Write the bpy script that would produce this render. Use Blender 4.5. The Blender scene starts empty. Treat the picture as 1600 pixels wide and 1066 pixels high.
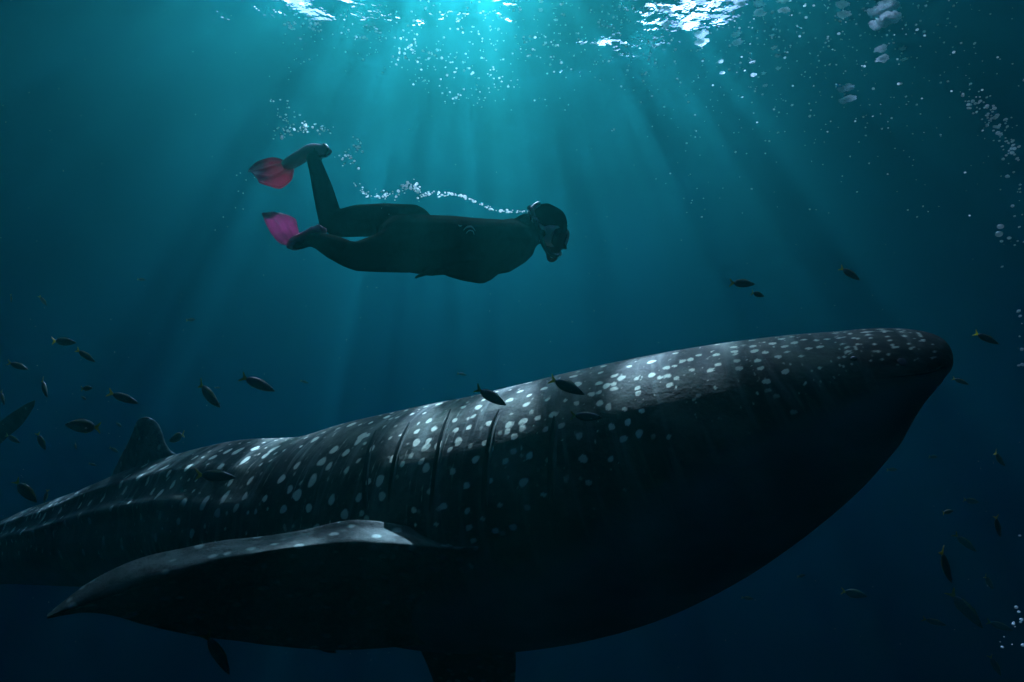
import bpy, bmesh, math, random
import numpy as np
from mathutils import Vector, Matrix, Euler
from mathutils.bvhtree import BVHTree

sc = bpy.context.scene
COL = sc.collection

# ------------------------------------------------------------------ camera, sky, sun, exposure
PITCH = math.radians(14.0)
cam = bpy.data.cameras.new('camera')
cam_o = bpy.data.objects.new('camera', cam); COL.objects.link(cam_o)
cam.lens = 24; cam.sensor_width = 36; cam.clip_start = 0.05; cam.clip_end = 1000
cam_o.rotation_euler = (math.pi/2 + PITCH, 0, 0)
sc.camera = cam_o
RM = Euler((math.pi/2 + PITCH, 0, 0)).to_matrix()
CR, CU, CF = RM @ Vector((1,0,0)), RM @ Vector((0,1,0)), RM @ Vector((0,0,-1))
F = 24/36*1600
def P(px, py, d):                       # the point at depth d metres seen at photo pixel px, py
    return CR*((px-800)/F*d) + CU*(-(py-533)/F*d) + CF*d

SUN_DIR = P(735, -410, 1).normalized()
w = bpy.data.worlds.new('World'); sc.world = w; w.use_nodes = True
nt = w.node_tree; bg = nt.nodes['Background']
sky = nt.nodes.new('ShaderNodeTexSky'); sky.sky_type = 'NISHITA'; sky.sun_disc = False; sky.dust_density = 3; sky.ozone_density = .6
sky.sun_elevation = math.asin(SUN_DIR.z); sky.sun_rotation = math.atan2(SUN_DIR.x, SUN_DIR.y)
nt.links.new(sky.outputs[0], bg.inputs[0]); bg.inputs[1].default_value = 0.14
w.cycles.sampling_method = 'MANUAL'; w.cycles.sample_map_resolution = 256
sl = bpy.data.lights.new('sun', 'SUN'); sl.energy = 3.8; sl.angle = math.radians(0.5); sl.color = (1, .95, .78)
sun_o = bpy.data.objects.new('sun', sl); COL.objects.link(sun_o)
sun_o.rotation_euler = SUN_DIR.to_track_quat('Z', 'Y').to_euler()
vs = sc.view_settings; vs.view_transform = 'Standard'; vs.look = 'None'; vs.gamma = 1; vs.exposure = 2.9
cy = sc.cycles
cy.use_denoising = True; cy.max_bounces = 5; cy.volume_bounces = 1; cy.transparent_max_bounces = 8
cy.diffuse_bounces = 1; cy.glossy_bounces = 2; cy.use_adaptive_sampling = True; cy.adaptive_threshold = .02; cy.transmission_bounces = 4
cy.caustics_reflective = False; cy.caustics_refractive = False
OFFX, OFFY = 12.9, 4.1
SURF = 7.0                               # height of the sea surface above the camera
random.seed(7); rng = np.random.default_rng(3)

# ------------------------------------------------------------------ helpers
def new_mat(name):
    m = bpy.data.materials.new(name); m.use_nodes = True; m.node_tree.nodes.clear(); return m
class NB:                                # small node-tree builder
    def __init__(self, m): self.t = m.node_tree
    def n(self, kind, **kw):
        x = self.t.nodes.new(kind)
        for k, v in kw.items():
            if k.startswith('_'): setattr(x, k[1:], v)
            else: self.set(x.inputs[k.replace('__', ' ')], v)
        return x
    def set(self, sock, v):
        if isinstance(v, bpy.types.NodeSocket): self.t.links.new(v, sock)
        else: sock.default_value = v
    def math(self, op, a, b=None, clamp=False):
        x = self.t.nodes.new('ShaderNodeMath'); x.operation = op; x.use_clamp = clamp
        self.set(x.inputs[0], a)
        if b is not None: self.set(x.inputs[1], b)
        return x.outputs[0]
    def ramp(self, v, lo, hi, a=0.0, b=1.0):
        r = self.t.nodes.new('ShaderNodeMapRange'); r.interpolation_type = 'SMOOTHSTEP'
        self.set(r.inputs[0], v)
        for i, q in zip((1,2,3,4), (lo, hi, a, b)): r.inputs[i].default_value = q
        return r.outputs[0]
    def noise(self, vec, scale, detail=1.0, rough=.5, stretch=(1,1,1), dist=0.0):
        mp = self.t.nodes.new('ShaderNodeMapping'); mp.inputs['Scale'].default_value = stretch
        self.set(mp.inputs['Vector'], vec)
        x = self.t.nodes.new('ShaderNodeTexNoise')
        x.inputs['Scale'].default_value = scale; x.inputs['Detail'].default_value = detail
        x.inputs['Roughness'].default_value = rough; x.inputs['Distortion'].default_value = dist
        self.set(x.inputs['Vector'], mp.outputs[0]); return x.outputs[0]
    def mix(self, f, a, b):
        x = self.t.nodes.new('ShaderNodeMix'); x.data_type = 'RGBA'
        self.set(x.inputs[0], f); self.set(x.inputs[6], a); self.set(x.inputs[7], b); return x.outputs[2]
    def out(self, sh, sock='Surface'):
        o = self.t.nodes.new('ShaderNodeOutputMaterial'); self.t.links.new(sh, o.inputs[sock])

def principled(name, col, rough=.6, col2=None, scale=8, bump=0.0, spec=.3, bscale=60):
    m = new_mat(name); b = NB(m)
    tc = b.n('ShaderNodeTexCoord').outputs['Object']
    c = col + (1,) if col2 is None else b.mix(b.ramp(b.noise(tc, scale, 3), .35, .65), col + (1,), col2 + (1,))
    p = b.n('ShaderNodeBsdfPrincipled', Base__Color=c, Roughness=rough)
    p.inputs['Specular IOR Level'].default_value = spec
    if bump:
        bp = b.n('ShaderNodeBump', Strength=.5, Distance=bump, Height=b.noise(tc, bscale, 3))
        b.set(p.inputs['Normal'], bp.outputs[0])
    b.out(p.outputs[0]); return m

def link_mesh(name, verts, faces, mat, parent=None, smooth=True):
    me = bpy.data.meshes.new(name)
    verts = np.asarray(verts, dtype=np.float32).reshape(-1, 3)
    if isinstance(faces, np.ndarray):
        nf = len(faces); me.vertices.add(len(verts)); me.vertices.foreach_set('co', verts.ravel())
        k = faces.shape[1]; me.loops.add(nf*k); me.loops.foreach_set('vertex_index', faces.astype(np.int32).ravel())
        me.polygons.add(nf); me.polygons.foreach_set('loop_start', np.arange(nf, dtype=np.int32)*k)
        me.update(calc_edges=True)
    else:
        me.from_pydata(verts.tolist(), [], faces)
    if smooth: me.polygons.foreach_set('use_smooth', np.ones(len(me.polygons), dtype=bool))
    me.materials.append(mat)
    o = bpy.data.objects.new(name, me); COL.objects.link(o)
    if parent is not None: o.parent = parent
    return o
def tag(o, label=None, cat=None, group=None, kind=None):
    for k, v in (('label', label), ('category', cat), ('group', group), ('kind', kind)):
        if v: o[k] = v
    return o
def empty(name, loc):
    o = bpy.data.objects.new(name, None); COL.objects.link(o); o.location = loc; o.empty_display_size = .1; return o
def reparent(o, p):                      # parts are built in world coordinates; the parent Empty sits at its base
    o.parent = p; o.matrix_parent_inverse = Matrix.Translation(-Vector(p.location)); return o
def grid_faces(n, m, wrap=False):
    idx = np.arange(n*m).reshape(n, m)
    if wrap: nxt = np.roll(idx, -1, axis=1)
    else: nxt = idx[:, 1:]; idx = idx[:, :-1]
    return np.stack([idx[:-1], idx[1:], nxt[1:], nxt[:-1]], -1).reshape(-1, 4)
def catmull(pts, n):                     # smooth curve through the rows of pts, n samples
    p = np.asarray(pts, float); k = len(p)
    t = np.linspace(0, k-1-1e-9, n); i = np.floor(t).astype(int); f = (t-i)[:, None]
    p0, p1, p2, p3 = p[np.maximum(i-1, 0)], p[i], p[np.minimum(i+1, k-1)], p[np.minimum(i+2, k-1)]
    return .5*(2*p1 + (p2-p0)*f + (2*p0-5*p1+4*p2-p3)*f*f + (3*p1-p0-3*p2+p3)*f**3)
def smoothstep(a, b, x):
    t = np.clip((x-a)/(b-a), 0, 1); return t*t*(3-2*t)

# ------------------------------------------------------------------ the water
m = new_mat('sea_water'); b = NB(m)
SCAT = .0135; GPH = .87
v1 = b.n('ShaderNodeVolumeScatter', Color=(.06, .95, .86, 1), Density=SCAT, Anisotropy=GPH)
ABS = (.15, .092, .045)                  # absorption per metre, red green blue
v2 = b.n('ShaderNodeVolumeAbsorption', Color=tuple(1-a/.4 for a in ABS) + (1,), Density=.4)
ad = b.n('ShaderNodeAddShader'); b.set(ad.inputs[0], v1.outputs[0]); b.set(ad.inputs[1], v2.outputs[0])
b.out(ad.outputs[0], 'Volume')
x0, x1, y0, y1, z0, z1 = -120, 120, -60, 160, -40, SURF+.7
bv = [(x, y, z) for x in (x0, x1) for y in (y0, y1) for z in (z0, z1)]
hz = link_mesh('haze', bv, [(0,1,3,2),(4,6,7,5),(0,4,5,1),(2,3,7,6),(0,2,6,4),(1,5,7,3)], m, smooth=False)
tag(hz, 'blue green sea water filling the whole view', kind='stuff')

# sea surface seen from below: real waves, total reflection outside the window of refracted sky
n = 420
xs = np.sinh(np.linspace(-3.3, 3.3, n)); xs = xs/xs.max()*118
ys = np.sinh(np.linspace(-3.3, 3.3, n)); ys = ys/ys.max()*100 + 8
X, Y = np.meshgrid(xs, ys, indexing='ij'); R = np.hypot(X, Y-8); Z = np.zeros_like(X)
for k in range(30):
    lam = 10**rng.uniform(-.45, .75); ang = rng.normal(.6, .7); ph = rng.uniform(0, 6.28); q = 2*math.pi/lam
    Z += .0018*lam/(1+(R/(lam*14))**4)*np.sin(q*(X*math.cos(ang)+Y*math.sin(ang))+ph)
surf_m = new_mat('sea_surface'); b = NB(surf_m)
pos = b.n('ShaderNodeNewGeometry').outputs['Position']
bump = b.n('ShaderNodeBump', Strength=.28, Distance=.05, Height=b.noise(pos, 4, 3, stretch=(1,1,0))).outputs[0]
shift = b.n('ShaderNodeVectorMath', _operation='ADD'); b.set(shift.inputs[0], pos); shift.inputs[1].default_value = (OFFX, OFFY, 0)
big = b.noise(shift.outputs[0], .6, 1, stretch=(1,1,0)); fine = b.noise(shift.outputs[0], 3.0, 1.5, stretch=(1,1,0))
focus = b.math('MULTIPLY', b.ramp(big, .38, .66), b.ramp(fine, .46, .62))  # noise in the surface transparency stands in for sunlight focused by waves
focus = b.math('ADD', b.math('MULTIPLY', focus, 3.6), .08)
sxyz = b.n('ShaderNodeSeparateXYZ', Vector=pos).outputs   # added shade mask: the surface passes less light outside one patch overhead
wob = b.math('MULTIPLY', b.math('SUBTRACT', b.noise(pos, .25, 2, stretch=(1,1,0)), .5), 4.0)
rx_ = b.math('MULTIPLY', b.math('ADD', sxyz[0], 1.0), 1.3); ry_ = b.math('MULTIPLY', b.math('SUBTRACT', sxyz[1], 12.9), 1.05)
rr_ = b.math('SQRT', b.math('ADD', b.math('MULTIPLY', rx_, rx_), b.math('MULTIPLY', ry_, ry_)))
shade_mask = b.ramp(b.math('ADD', rr_, wob), 5.2, 9.4, 0, .85)
focus = b.math('MULTIPLY', b.math('MINIMUM', focus, 2.6), b.math('SUBTRACT', 1.0, shade_mask))
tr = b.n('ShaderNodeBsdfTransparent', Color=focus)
rf = b.n('ShaderNodeBsdfRefraction', IOR=1.02, Roughness=.45, Normal=bump)
gl = b.n('ShaderNodeBsdfGlossy', Roughness=.06, Normal=bump)
fr = b.n('ShaderNodeFresnel', IOR=1.33, Normal=bump)
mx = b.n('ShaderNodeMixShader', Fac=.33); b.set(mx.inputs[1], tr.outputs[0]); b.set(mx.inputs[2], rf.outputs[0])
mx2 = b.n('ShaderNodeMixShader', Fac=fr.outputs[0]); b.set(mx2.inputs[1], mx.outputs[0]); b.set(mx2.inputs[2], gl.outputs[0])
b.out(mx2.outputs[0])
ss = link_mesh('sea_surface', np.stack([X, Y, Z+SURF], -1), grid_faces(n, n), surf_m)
tag(ss, 'rippled underside of the sea surface with sun glare', kind='structure')

# ------------------------------------------------------------------ whale shark
shark = empty('whale_shark', P(740, 1015, 3.3))
tag(shark, 'huge dark spotted whale shark swimming below the diver', 'whale shark')
# stations along the body: top pixel, bottom pixel, depth, half width in metres
ST = [((1466,562),(1461,601),2.58,0.13),
      ((1463,540),(1459,615),2.58,0.19),
      ((1450,523),(1443,624),2.59,0.24),
      ((1418,514),(1406,652),2.62,0.31),
      ((1365,510),(1347,697),2.67,0.38),
      ((1290,513),(1260,767),2.74,0.45),
      ((1200,526),(1160,837),2.84,0.52),
      ((1104,546),(1049,900),2.95,0.57),
      ((999,572),(929,952),3.06,0.61),
      ((896,597),(826,981),3.18,0.64),
      ((793,619),(728,994),3.32,0.64),
      ((700,636),(640,989),3.48,0.62),
      ((600,659),(545,970),3.68,0.58),
      ((500,687),(455,950),3.94,0.53),
      ((400,694),(365,922),4.28,0.48),
      ((310,712),(285,915),4.66,0.43),
      ((220,738),(200,914),5.08,0.39),
      ((130,775),(112,910),5.55,0.34),
      ((60,799),(42,908),5.98,0.29),
      ((0,822),(-17,908),6.40,0.24),
      ((-70,838),(-80,898),6.85,0.19),
      ((-140,850),(-146,898),7.25,0.14),
      ((-190,856),(-194,896),7.50,0.09)]
Tp = np.array([P(*s[0], s[2]) for s in ST]); Bp = np.array([P(*s[1], s[2]) for s in ST])
hw = np.array([s[3] for s in ST])
NU, NV = 1200, 440
par = np.column_stack([(Tp+Bp)/2, np.linalg.norm(Tp-Bp, axis=1)/2, hw])
cv = catmull(par, 4000)
# resample by arc length so that the skin pattern has even metres
arc = np.concatenate([[0], np.cumsum(np.linalg.norm(np.diff(cv[:, :3], axis=0), axis=1))])
LEN = arc[-1]
su = LEN*np.concatenate([[0], np.cumsum(np.full(NU-1, 1/(NU-1)))])
cv = np.column_stack([np.interp(su, arc, cv[:, j]) for j in range(5)])
C, rh, rw = cv[:, :3], cv[:, 3], cv[:, 4]
tan = np.gradient(C, axis=0); tan /= np.linalg.norm(tan, axis=1)[:, None]
k = 25; ker = np.ones(2*k+1)/(2*k+1)
tan = np.column_stack([np.convolve(np.pad(tan[:, j], k, mode='edge'), ker, 'valid') for j in range(3)])
tan /= np.linalg.norm(tan, axis=1)[:, None]
upv = np.array(CU)[None] - tan*(tan@np.array(CU))[:, None]; upv /= np.linalg.norm(upv, axis=1)[:, None]
side = np.cross(tan, upv)                # check below that it points at the camera
if (side[NU//3] @ C[NU//3]) > 0: side = -side
th = np.linspace(-math.pi, math.pi, NV, endpoint=False)   # 0 top, + near side
ct, sn = np.cos(th), np.sin(th)
ex = np.where(ct > 0, 2/1.8, 2/2.25)
cx = np.sign(ct)*np.abs(ct)**ex; sx = np.sign(sn)*np.abs(sn)**ex
s_n = su/LEN
rad = np.ones((NU, NV))
fade = smoothstep(.24, .5, s_n)[:, None]
for a0, wd, am in ((0, 9, .05), (40, 6, .06), (66, 6, .08), (96, 9, .035)):      # long ridges of the back and flank
    for sg in ((1,) if a0 == 0 else (1, -1)):
        dd = (np.degrees(th)-sg*a0)/wd
        rad += fade*am*np.exp(-dd*dd)[None]
nb = np.degrees(th)
rad *= 1 + .012*np.sin(su*2.1)[:, None]*np.cos(2*th)[None]
cap = np.sqrt(np.clip(1-(1-np.clip(su/.06, 0, 1))**2, 0, 1))                       # blunt rounded snout
cap = .45+.55*cap
V = C[:, None] + (rad*cx[None]*(rh*cap)[:, None])[..., None]*upv[:, None] + (rad*sx[None]*(rw*cap)[:, None])[..., None]*side[:, None]
# mouth: a groove running across the snout front
zc = (V-C[:, None])@np.array(CU)
gro = np.exp(-((zc/np.maximum(rh[:, None], .05)+.22)/.16)**2)*(1-smoothstep(.02, .22, su))[:, None]
V -= (gro*.004)[..., None]*(-tan)[:, None]*1.0
circ = np.sqrt((rh**2+rw**2)/2)
vm = th[None]*circ[:, None]
um = np.repeat(su[:, None], NV, 1)
verts = V.reshape(-1, 3)
front = C[0] - tan[0]*.012; back = C[-1] + tan[-1]*.02
verts = np.vstack([verts, front, back])
faces = grid_faces(NU, NV, True)
shark_m = new_mat('shark_skin'); b = NB(shark_m)
skin = b.n('ShaderNodeAttribute', _attribute_name='skin').outputs['Vector']
spot = b.n('ShaderNodeAttribute', _attribute_name='spot').outputs['Fac']
pale = b.n('ShaderNodeAttribute', _attribute_name='pale').outputs['Fac']
base = b.mix(b.ramp(b.noise(skin, 2.6, 5, .68), .42, .68), (.009,.012,.009,1), (.135,.155,.112,1))
streak = b.ramp(b.noise(skin, 1, 3, .6, stretch=(13, 1.5, 1), dist=.5), .50, .70)
base = b.mix(b.math('MULTIPLY', streak, .8), base, (.17,.20,.165,1))
speck = b.ramp(b.noise(skin, 26, 2, .6), .60, .75)
base = b.mix(b.math('MULTIPLY', speck, .45), base, (.15,.155,.13,1))
base = b.mix(pale, base, b.mix(b.ramp(b.noise(skin, 4, 3), .3, .7), (.17,.21,.19,1), (.25,.30,.27,1)))
edge = b.math('ADD', spot, b.math('MULTIPLY', b.math('SUBTRACT', b.noise(skin, 30, 2), .5), .5))
base = b.mix(b.ramp(edge, .22, .78), base, (.78,.83,.64,1))
bp = b.n('ShaderNodeBump', Strength=.35, Distance=.01, Height=b.noise(skin, 35, 4, .65)).outputs[0]
p = b.n('ShaderNodeBsdfPrincipled', Base__Color=base, Roughness=.75, Normal=bp); p.inputs['Specular IOR Level'].default_value = .06
b.out(p.outputs[0])
body = link_mesh('body', verts, faces, shark_m)
bm_f = []
me = body.data
bm = bmesh.new(); bm.from_mesh(me); bm.verts.ensure_lookup_table()
for j in range(NV):
    j2 = (j+1) % NV
    bm.faces.new((bm.verts[j], bm.verts[j2], bm.verts[NU*NV]))
    bm.faces.new((bm.verts[(NU-1)*NV+j2], bm.verts[(NU-1)*NV+j], bm.verts[NU*NV+1]))
bm.normal_update(); bmesh.ops.recalc_face_normals(bm, faces=bm.faces)
for f in bm.faces: f.smooth = True
bm.to_mesh(me); bm.free()
# coarse tree for casting points onto the flank
iu, iv = np.arange(0, NU, 4), np.arange(0, NV, 4)
cvx = V[np.ix_(iu, iv)].reshape(-1, 3)
shark_tree = BVHTree.FromPolygons([tuple(q) for q in cvx], [tuple(q) for q in grid_faces(len(iu), len(iv), True)])
def on_shark(px, py):
    d = P(px, py, 1).normalized(); h = shark_tree.ray_cast(Vector((0,0,0)), d, 30)
    return h[0], h[1]
SPOTS = []
def crop(x, y, s, pts, skip=0):
    for a, c in pts: SPOTS.append((x+a/s, y+c/s))
crop(0, 640, 4.1, [(1085,308),(1225,358),(1065,367),(925,360),(970,370),(1085,403),(900,428),(815,427),(785,467),(940,460),(1108,480),(980,517),(800,517),(1015,545),(828,600),(663,572),(505,622),(570,606),(702,645),(565,703),(505,675),(380,657),(240,677),(215,635),(415,735),(470,755),(290,782),(340,795),(215,780),(150,772),(88,765),(22,758),(1025,680),(1170,605),(1300,600),(1002,820),(1225,800),(1150,720),(900,700),(775,852),(660,855),(535,915),(655,950),(395,940),(175,675),(285,685),(1255,305)])
crop(280, 620, 4.1, [(75,440),(220,392),(272,445),(360,355),(300,355),(428,400),(490,328),(605,333),(545,378),(740,245),(840,230),(960,188),(1095,178),(880,270),(1200,237),(1060,362),(1140,298),(985,330),(970,440),(748,455),(870,525),(640,545),(705,590),(460,540),(555,648),(665,722),(365,725),(292,640),(160,675),(240,740),(80,885),(965,650),(1085,480),(1200,540),(1145,662),(1060,750),(1215,775),(1155,745),(880,842),(1290,630),(1295,520),(925,405),(1225,325),(335,535),(430,620),(820,700),(770,610),(20,680)])
crop(560, 580, 3.806, [(160,277),(48,372),(415,287),(435,343),(390,458),(350,412),(430,400),(312,490),(270,568),(382,602),(215,515),(135,640),(148,730),(405,700),(330,815),(520,815),(655,825),(855,818),(1005,828),(60,875),(725,182),(695,220),(672,268),(572,305),(760,305),(660,350),(578,350),(592,418),(497,420),(735,420),(540,487),(695,520),(660,465),(555,608),(665,660),(795,670),(985,660),(865,555),(910,403),(1032,500),(885,310),(980,335),(1058,268),(1145,262),(900,165),(985,207),(995,75),(985,108),(1110,103),(1130,177),(1110,355),(1020,140),(970,290),(790,480),(900,480),(685,950),(810,935),(935,925),(1115,740),(870,360),(365,525),(495,190),(620,220),(350,350)])
crop(840, 500, 3.806, [(228,297),(235,328),(240,372),(350,380),(355,437),(360,488),(238,508),(440,427),(430,500),(425,385),(470,385),(400,272),(375,315),(440,225),(345,265),(548,280),(590,217),(500,335),(450,325),(570,347),(612,397),(575,435),(520,225),(700,247),(720,190),(800,205),(683,318),(755,292),(825,275),(790,325),(720,350),(760,382),(850,350),(895,143),(945,215),(935,285),(1010,305),(1055,270),(1078,205),(1050,150),(1185,193),(1175,127),(1190,290),(1195,240),(905,245),(860,240),(40,660),(160,625),(80,570),(262,697),(420,630),(525,610),(250,848),(445,808),(490,720),(630,550),(295,975),(610,690),(1140,170),(510,520),(300,440)])
crop(1140, 490, 4.444, [(130,190),(165,228),(60,272),(80,325),(65,385),(170,335),(235,272),(150,275),(290,160),(345,178),(355,228),(355,293),(280,210),(450,203),(425,262),(465,160),(560,135),(515,238),(610,237),(615,182),(545,175),(495,298),(690,115),(755,137),(770,165),(775,207),(720,180),(850,140),(915,130),(890,170),(885,205),(835,265),(640,120),(1000,165),(1130,158),(950,150),(1010,125),(865,104),(1080,130),(1180,109),(1210,158),(1245,155),(1160,210),(1150,230),(1200,215),(1210,235),(1285,180),(1270,130),(1320,145),(1370,160),(1300,155),(1090,160),(1060,190),(1020,205),(775,375),(640,365),(370,395),(220,380),(235,480),(1170,185),(1100,195),(1190,130),(1130,125),(1060,110),(960,110)])
def spot_r(px):
    return float(np.interp(px, [0, 150, 320, 450, 600, 800, 1000, 1150, 1280, 1380, 1470], [5.6, 6.2, 8.6, 9.5, 8.4, 7.8, 7.4, 6.6, 5.4, 3.8, 2.6]))
spot_v = np.zeros((NU, NV))
du = LEN/(NU-1)
placed = []
def stamp(i0, j0, r, asp, stren):
    dv = 2*math.pi*circ[i0]/NV
    a = int(r*1.6/du)+2; c = int(r*asp*1.6/dv)+2
    I = np.arange(max(0, i0-a), min(NU, i0+a+1)); J = np.arange(j0-c, j0+c+1)
    uu = (I-i0)[:, None]*du; vv = (J-j0)[None]*dv
    ph = rng.uniform(0, 6.28); ang = np.arctan2(vv, uu)
    d = np.sqrt((uu/r)**2+(vv/(r*asp))**2)*(1+.10*np.sin(2*ang+ph)+.07*np.sin(3*ang+2*ph))
    val = stren*(1-smoothstep(.62, 1.25, d))
    Jm = J % NV
    spot_v[np.ix_(I, Jm)] = np.maximum(spot_v[np.ix_(I, Jm)], val)
flatV = V.reshape(-1, 3)
from mathutils.kdtree import KDTree
kd = KDTree(len(cvx))
for i, q in enumerate(cvx): kd.insert(q, i)
kd.balance()
for (px, py) in SPOTS:
    h, nrm = on_shark(px, py)
    if h is None: continue
    _, i, _ = kd.find(h); i0 = int(iu[i//len(iv)]); j0 = int(iv[i % len(iv)])
    r = spot_r(px)*h.dot(CF)/F*float(rng.uniform(.66, 1.02))
    asp = float(rng.uniform(.95, 1.3)) if px < 640 else float(rng.uniform(.8, 1.1))
    stren = float(rng.uniform(.72, 1.0))
    stamp(i0, j0, r, asp, stren); placed.append((i0, j0, r, asp))
    stamp(i0, (NV-j0) % NV, r, asp, stren)           # the far flank mirrors the near one
# fine freckles on the broad head
for q in range(520):
    i0 = int((rng.beta(1.1, 2.2)*.17+.008)*NU); j0 = int((rng.uniform(-1.25, 1.25)/(2*math.pi)+.5)*NV)
    stamp(i0, j0, float(rng.uniform(.004, .0085)), 1.0, float(rng.uniform(.35, .8)))
# pale bars and folds around the gills and along the flank
for q in range(70):
    px = float(rng.uniform(300, 720)); py = float(np.interp(px, [300, 500, 720], [715, 675, 625]))+float(rng.uniform(15, 150))
    h, nrm = on_shark(px, py)
    if h is None: continue
    _, i, _ = kd.find(h); i0 = int(iu[i//len(iv)]); j0 = int(iv[i % len(iv)])
    r = float(rng.uniform(.004, .009)); a_ = float(rng.uniform(6, 14)); st_ = float(rng.uniform(.28, .44))
    stamp(i0, j0, r, a_, st_); stamp(i0, (NV-j0) % NV, r, a_, st_)
# rows of spots filling the gaps on head, gill area and tail
for s0, s1, du_, dt, r0, r1, tmax in ((.03, .17, .055, .13, .006, .011, 1.25), (.17, .40, .085, .17, .009, .015, 1.55), (.55, .97, .13, .26, .012, .018, 1.75)):
    nu_ = int((s1-s0)*LEN/du_)
    for a_ in range(nu_):
        for c_ in range(-int(tmax/dt), int(tmax/dt)+1):
            i0 = int(np.clip((s0+(s1-s0)*(a_+.5*(c_ % 2)+rng.normal(0, .16))/nu_)*NU, 3, NU-4)); j0 = int(((c_+rng.normal(0, .14))*dt/(2*math.pi)+.5)*NV) % NV
            if spot_v[max(0, i0-4):i0+5, np.arange(j0-4, j0+5) % NV].max() > .25 or rng.random() < .18: continue
            stamp(i0, j0, float(rng.uniform(r0, r1)), float(rng.uniform(.9, 1.25)), float(rng.uniform(.55, .95)))
# fainter in-between spots on the flank
for q in range(900):
    i0 = int(rng.uniform(.05, .62)*NU); j0 = int((rng.choice((-1, 1))*rng.uniform(.25, 1.85)/(2*math.pi)+.5)*NV)
    stamp(i0, j0, float(rng.uniform(.006, .015)), float(rng.uniform(.9, 1.5)), float(rng.uniform(.2, .55)))
pale_v = smoothstep(math.radians(104), math.radians(122), np.abs(th)[None] + .05*np.sin(su*3.1)[:, None] + .42*smoothstep(.26, .08, s_n)[:, None])
pale_v = np.repeat(pale_v, 1, 0)*np.ones((NU, 1))
spot_v *= (1-.8*pale_v)
def put_attr(me, name, arr, kind):
    a = me.attributes.new(name, kind, 'POINT')
    a.data.foreach_set('value' if kind == 'FLOAT' else 'vector', np.ascontiguousarray(arr, dtype=np.float32).ravel())
pad = lambda a: np.concatenate([a.ravel(), [0, 0]])
put_attr(me, 'spot', pad(spot_v), 'FLOAT'); put_attr(me, 'pale', pad(pale_v), 'FLOAT')
sk = np.stack([um, vm, np.zeros_like(um)], -1).reshape(-1, 3); sk = np.vstack([sk, np.zeros((2, 3))])
put_attr(me, 'skin', sk, 'FLOAT_VECTOR')
reparent(body, shark)

def fin_loft(name, rows, mat, thick, nose=.18, ns=70, nc=36, spots=(), parent=None):
    """rows: (leading point, trailing point, thickness factor) from root to tip; closed aerofoil sections"""
    arr = np.array([np.concatenate([np.array(a), np.array(c), [t]]) for a, c, t in rows])
    q = catmull(arr, ns); Lp, Tq, tk = q[:, :3], q[:, 3:6], q[:, 6]
    chord = Tq-Lp; span = np.gradient((Lp+Tq)/2, axis=0)
    nr = np.cross(chord, span); nr /= np.linalg.norm(nr, axis=1)[:, None]+1e-9
    ang = np.linspace(0, 2*math.pi, nc, endpoint=False)
    xc = (1-np.cos(ang))/2; sgn = np.sign(np.sin(ang))
    prof = sgn*(1.48*np.sqrt(xc)-.63*xc-1.758*xc**2+1.4215*xc**3-.508*xc**4)
    vv = Lp[:, None]+chord[:, None]*xc[None, :, None]+nr[:, None]*(prof[None]*(tk*thick)[:, None])[..., None]
    v = vv.reshape(-1, 3); f = grid_faces(ns, nc, True).tolist()
    v = np.vstack([v, (Lp[-1]+Tq[-1])/2, (Lp[0]+Tq[0])/2])
    for j in range(nc):
        f.append(((ns-1)*nc+j, (ns-1)*nc+(j+1) % nc, ns*nc)); f.append((j, (j+1) % nc, ns*nc+1))
    o = link_mesh(name, v, [tuple(int(z) for z in y) for y in f], mat)
    bm = bmesh.new(); bm.from_mesh(o.data); bmesh.ops.recalc_face_normals(bm, faces=bm.faces); bm.to_mesh(o.data); bm.free()
    return reparent(o, parent) if parent else o
def fin_mat(name, a, c, spotscale, spotcol, thr, stretch=(1,1,1)):
    m = new_mat(name); b = NB(m); tc = b.n('ShaderNodeTexCoord').outputs['Object']
    base = b.mix(b.ramp(b.noise(tc, 7, 6, .72), .36, .64), a+(1,), c+(1,))
    mp = b.n('ShaderNodeMapping'); mp.inputs['Scale'].default_value = stretch; b.set(mp.inputs['Vector'], tc)
    vo = b.n('ShaderNodeTexVoronoi', Vector=mp.outputs[0], Scale=spotscale, Randomness=.8)
    nz = b.math('MULTIPLY', b.math('SUBTRACT', b.noise(tc, 20, 2), .5), .25)
    k = b.math('ADD', vo.outputs['Distance'], nz)
    base = b.mix(b.ramp(k, thr*.6, thr*1.3, .8, 0.0), base, spotcol+(1,))
    bp = b.n('ShaderNodeBump', Strength=.5, Distance=.02, Height=b.noise(tc, 22, 5, .7)).outputs[0]
    p = b.n('ShaderNodeBsdfPrincipled', Base__Color=base, Roughness=.75, Normal=bp); p.inputs['Specular IOR Level'].default_value = .06
    b.out(p.outputs[0]); return m
pec_m = fin_mat('pectoral_skin', (.014,.018,.014), (.082,.098,.082), 13, (.34,.40,.34), .24, (1, .8, 1.6))
dor_m = fin_mat('dorsal_skin', (.07,.08,.066), (.24,.26,.22), 10, (.7,.73,.62), .20)
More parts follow.
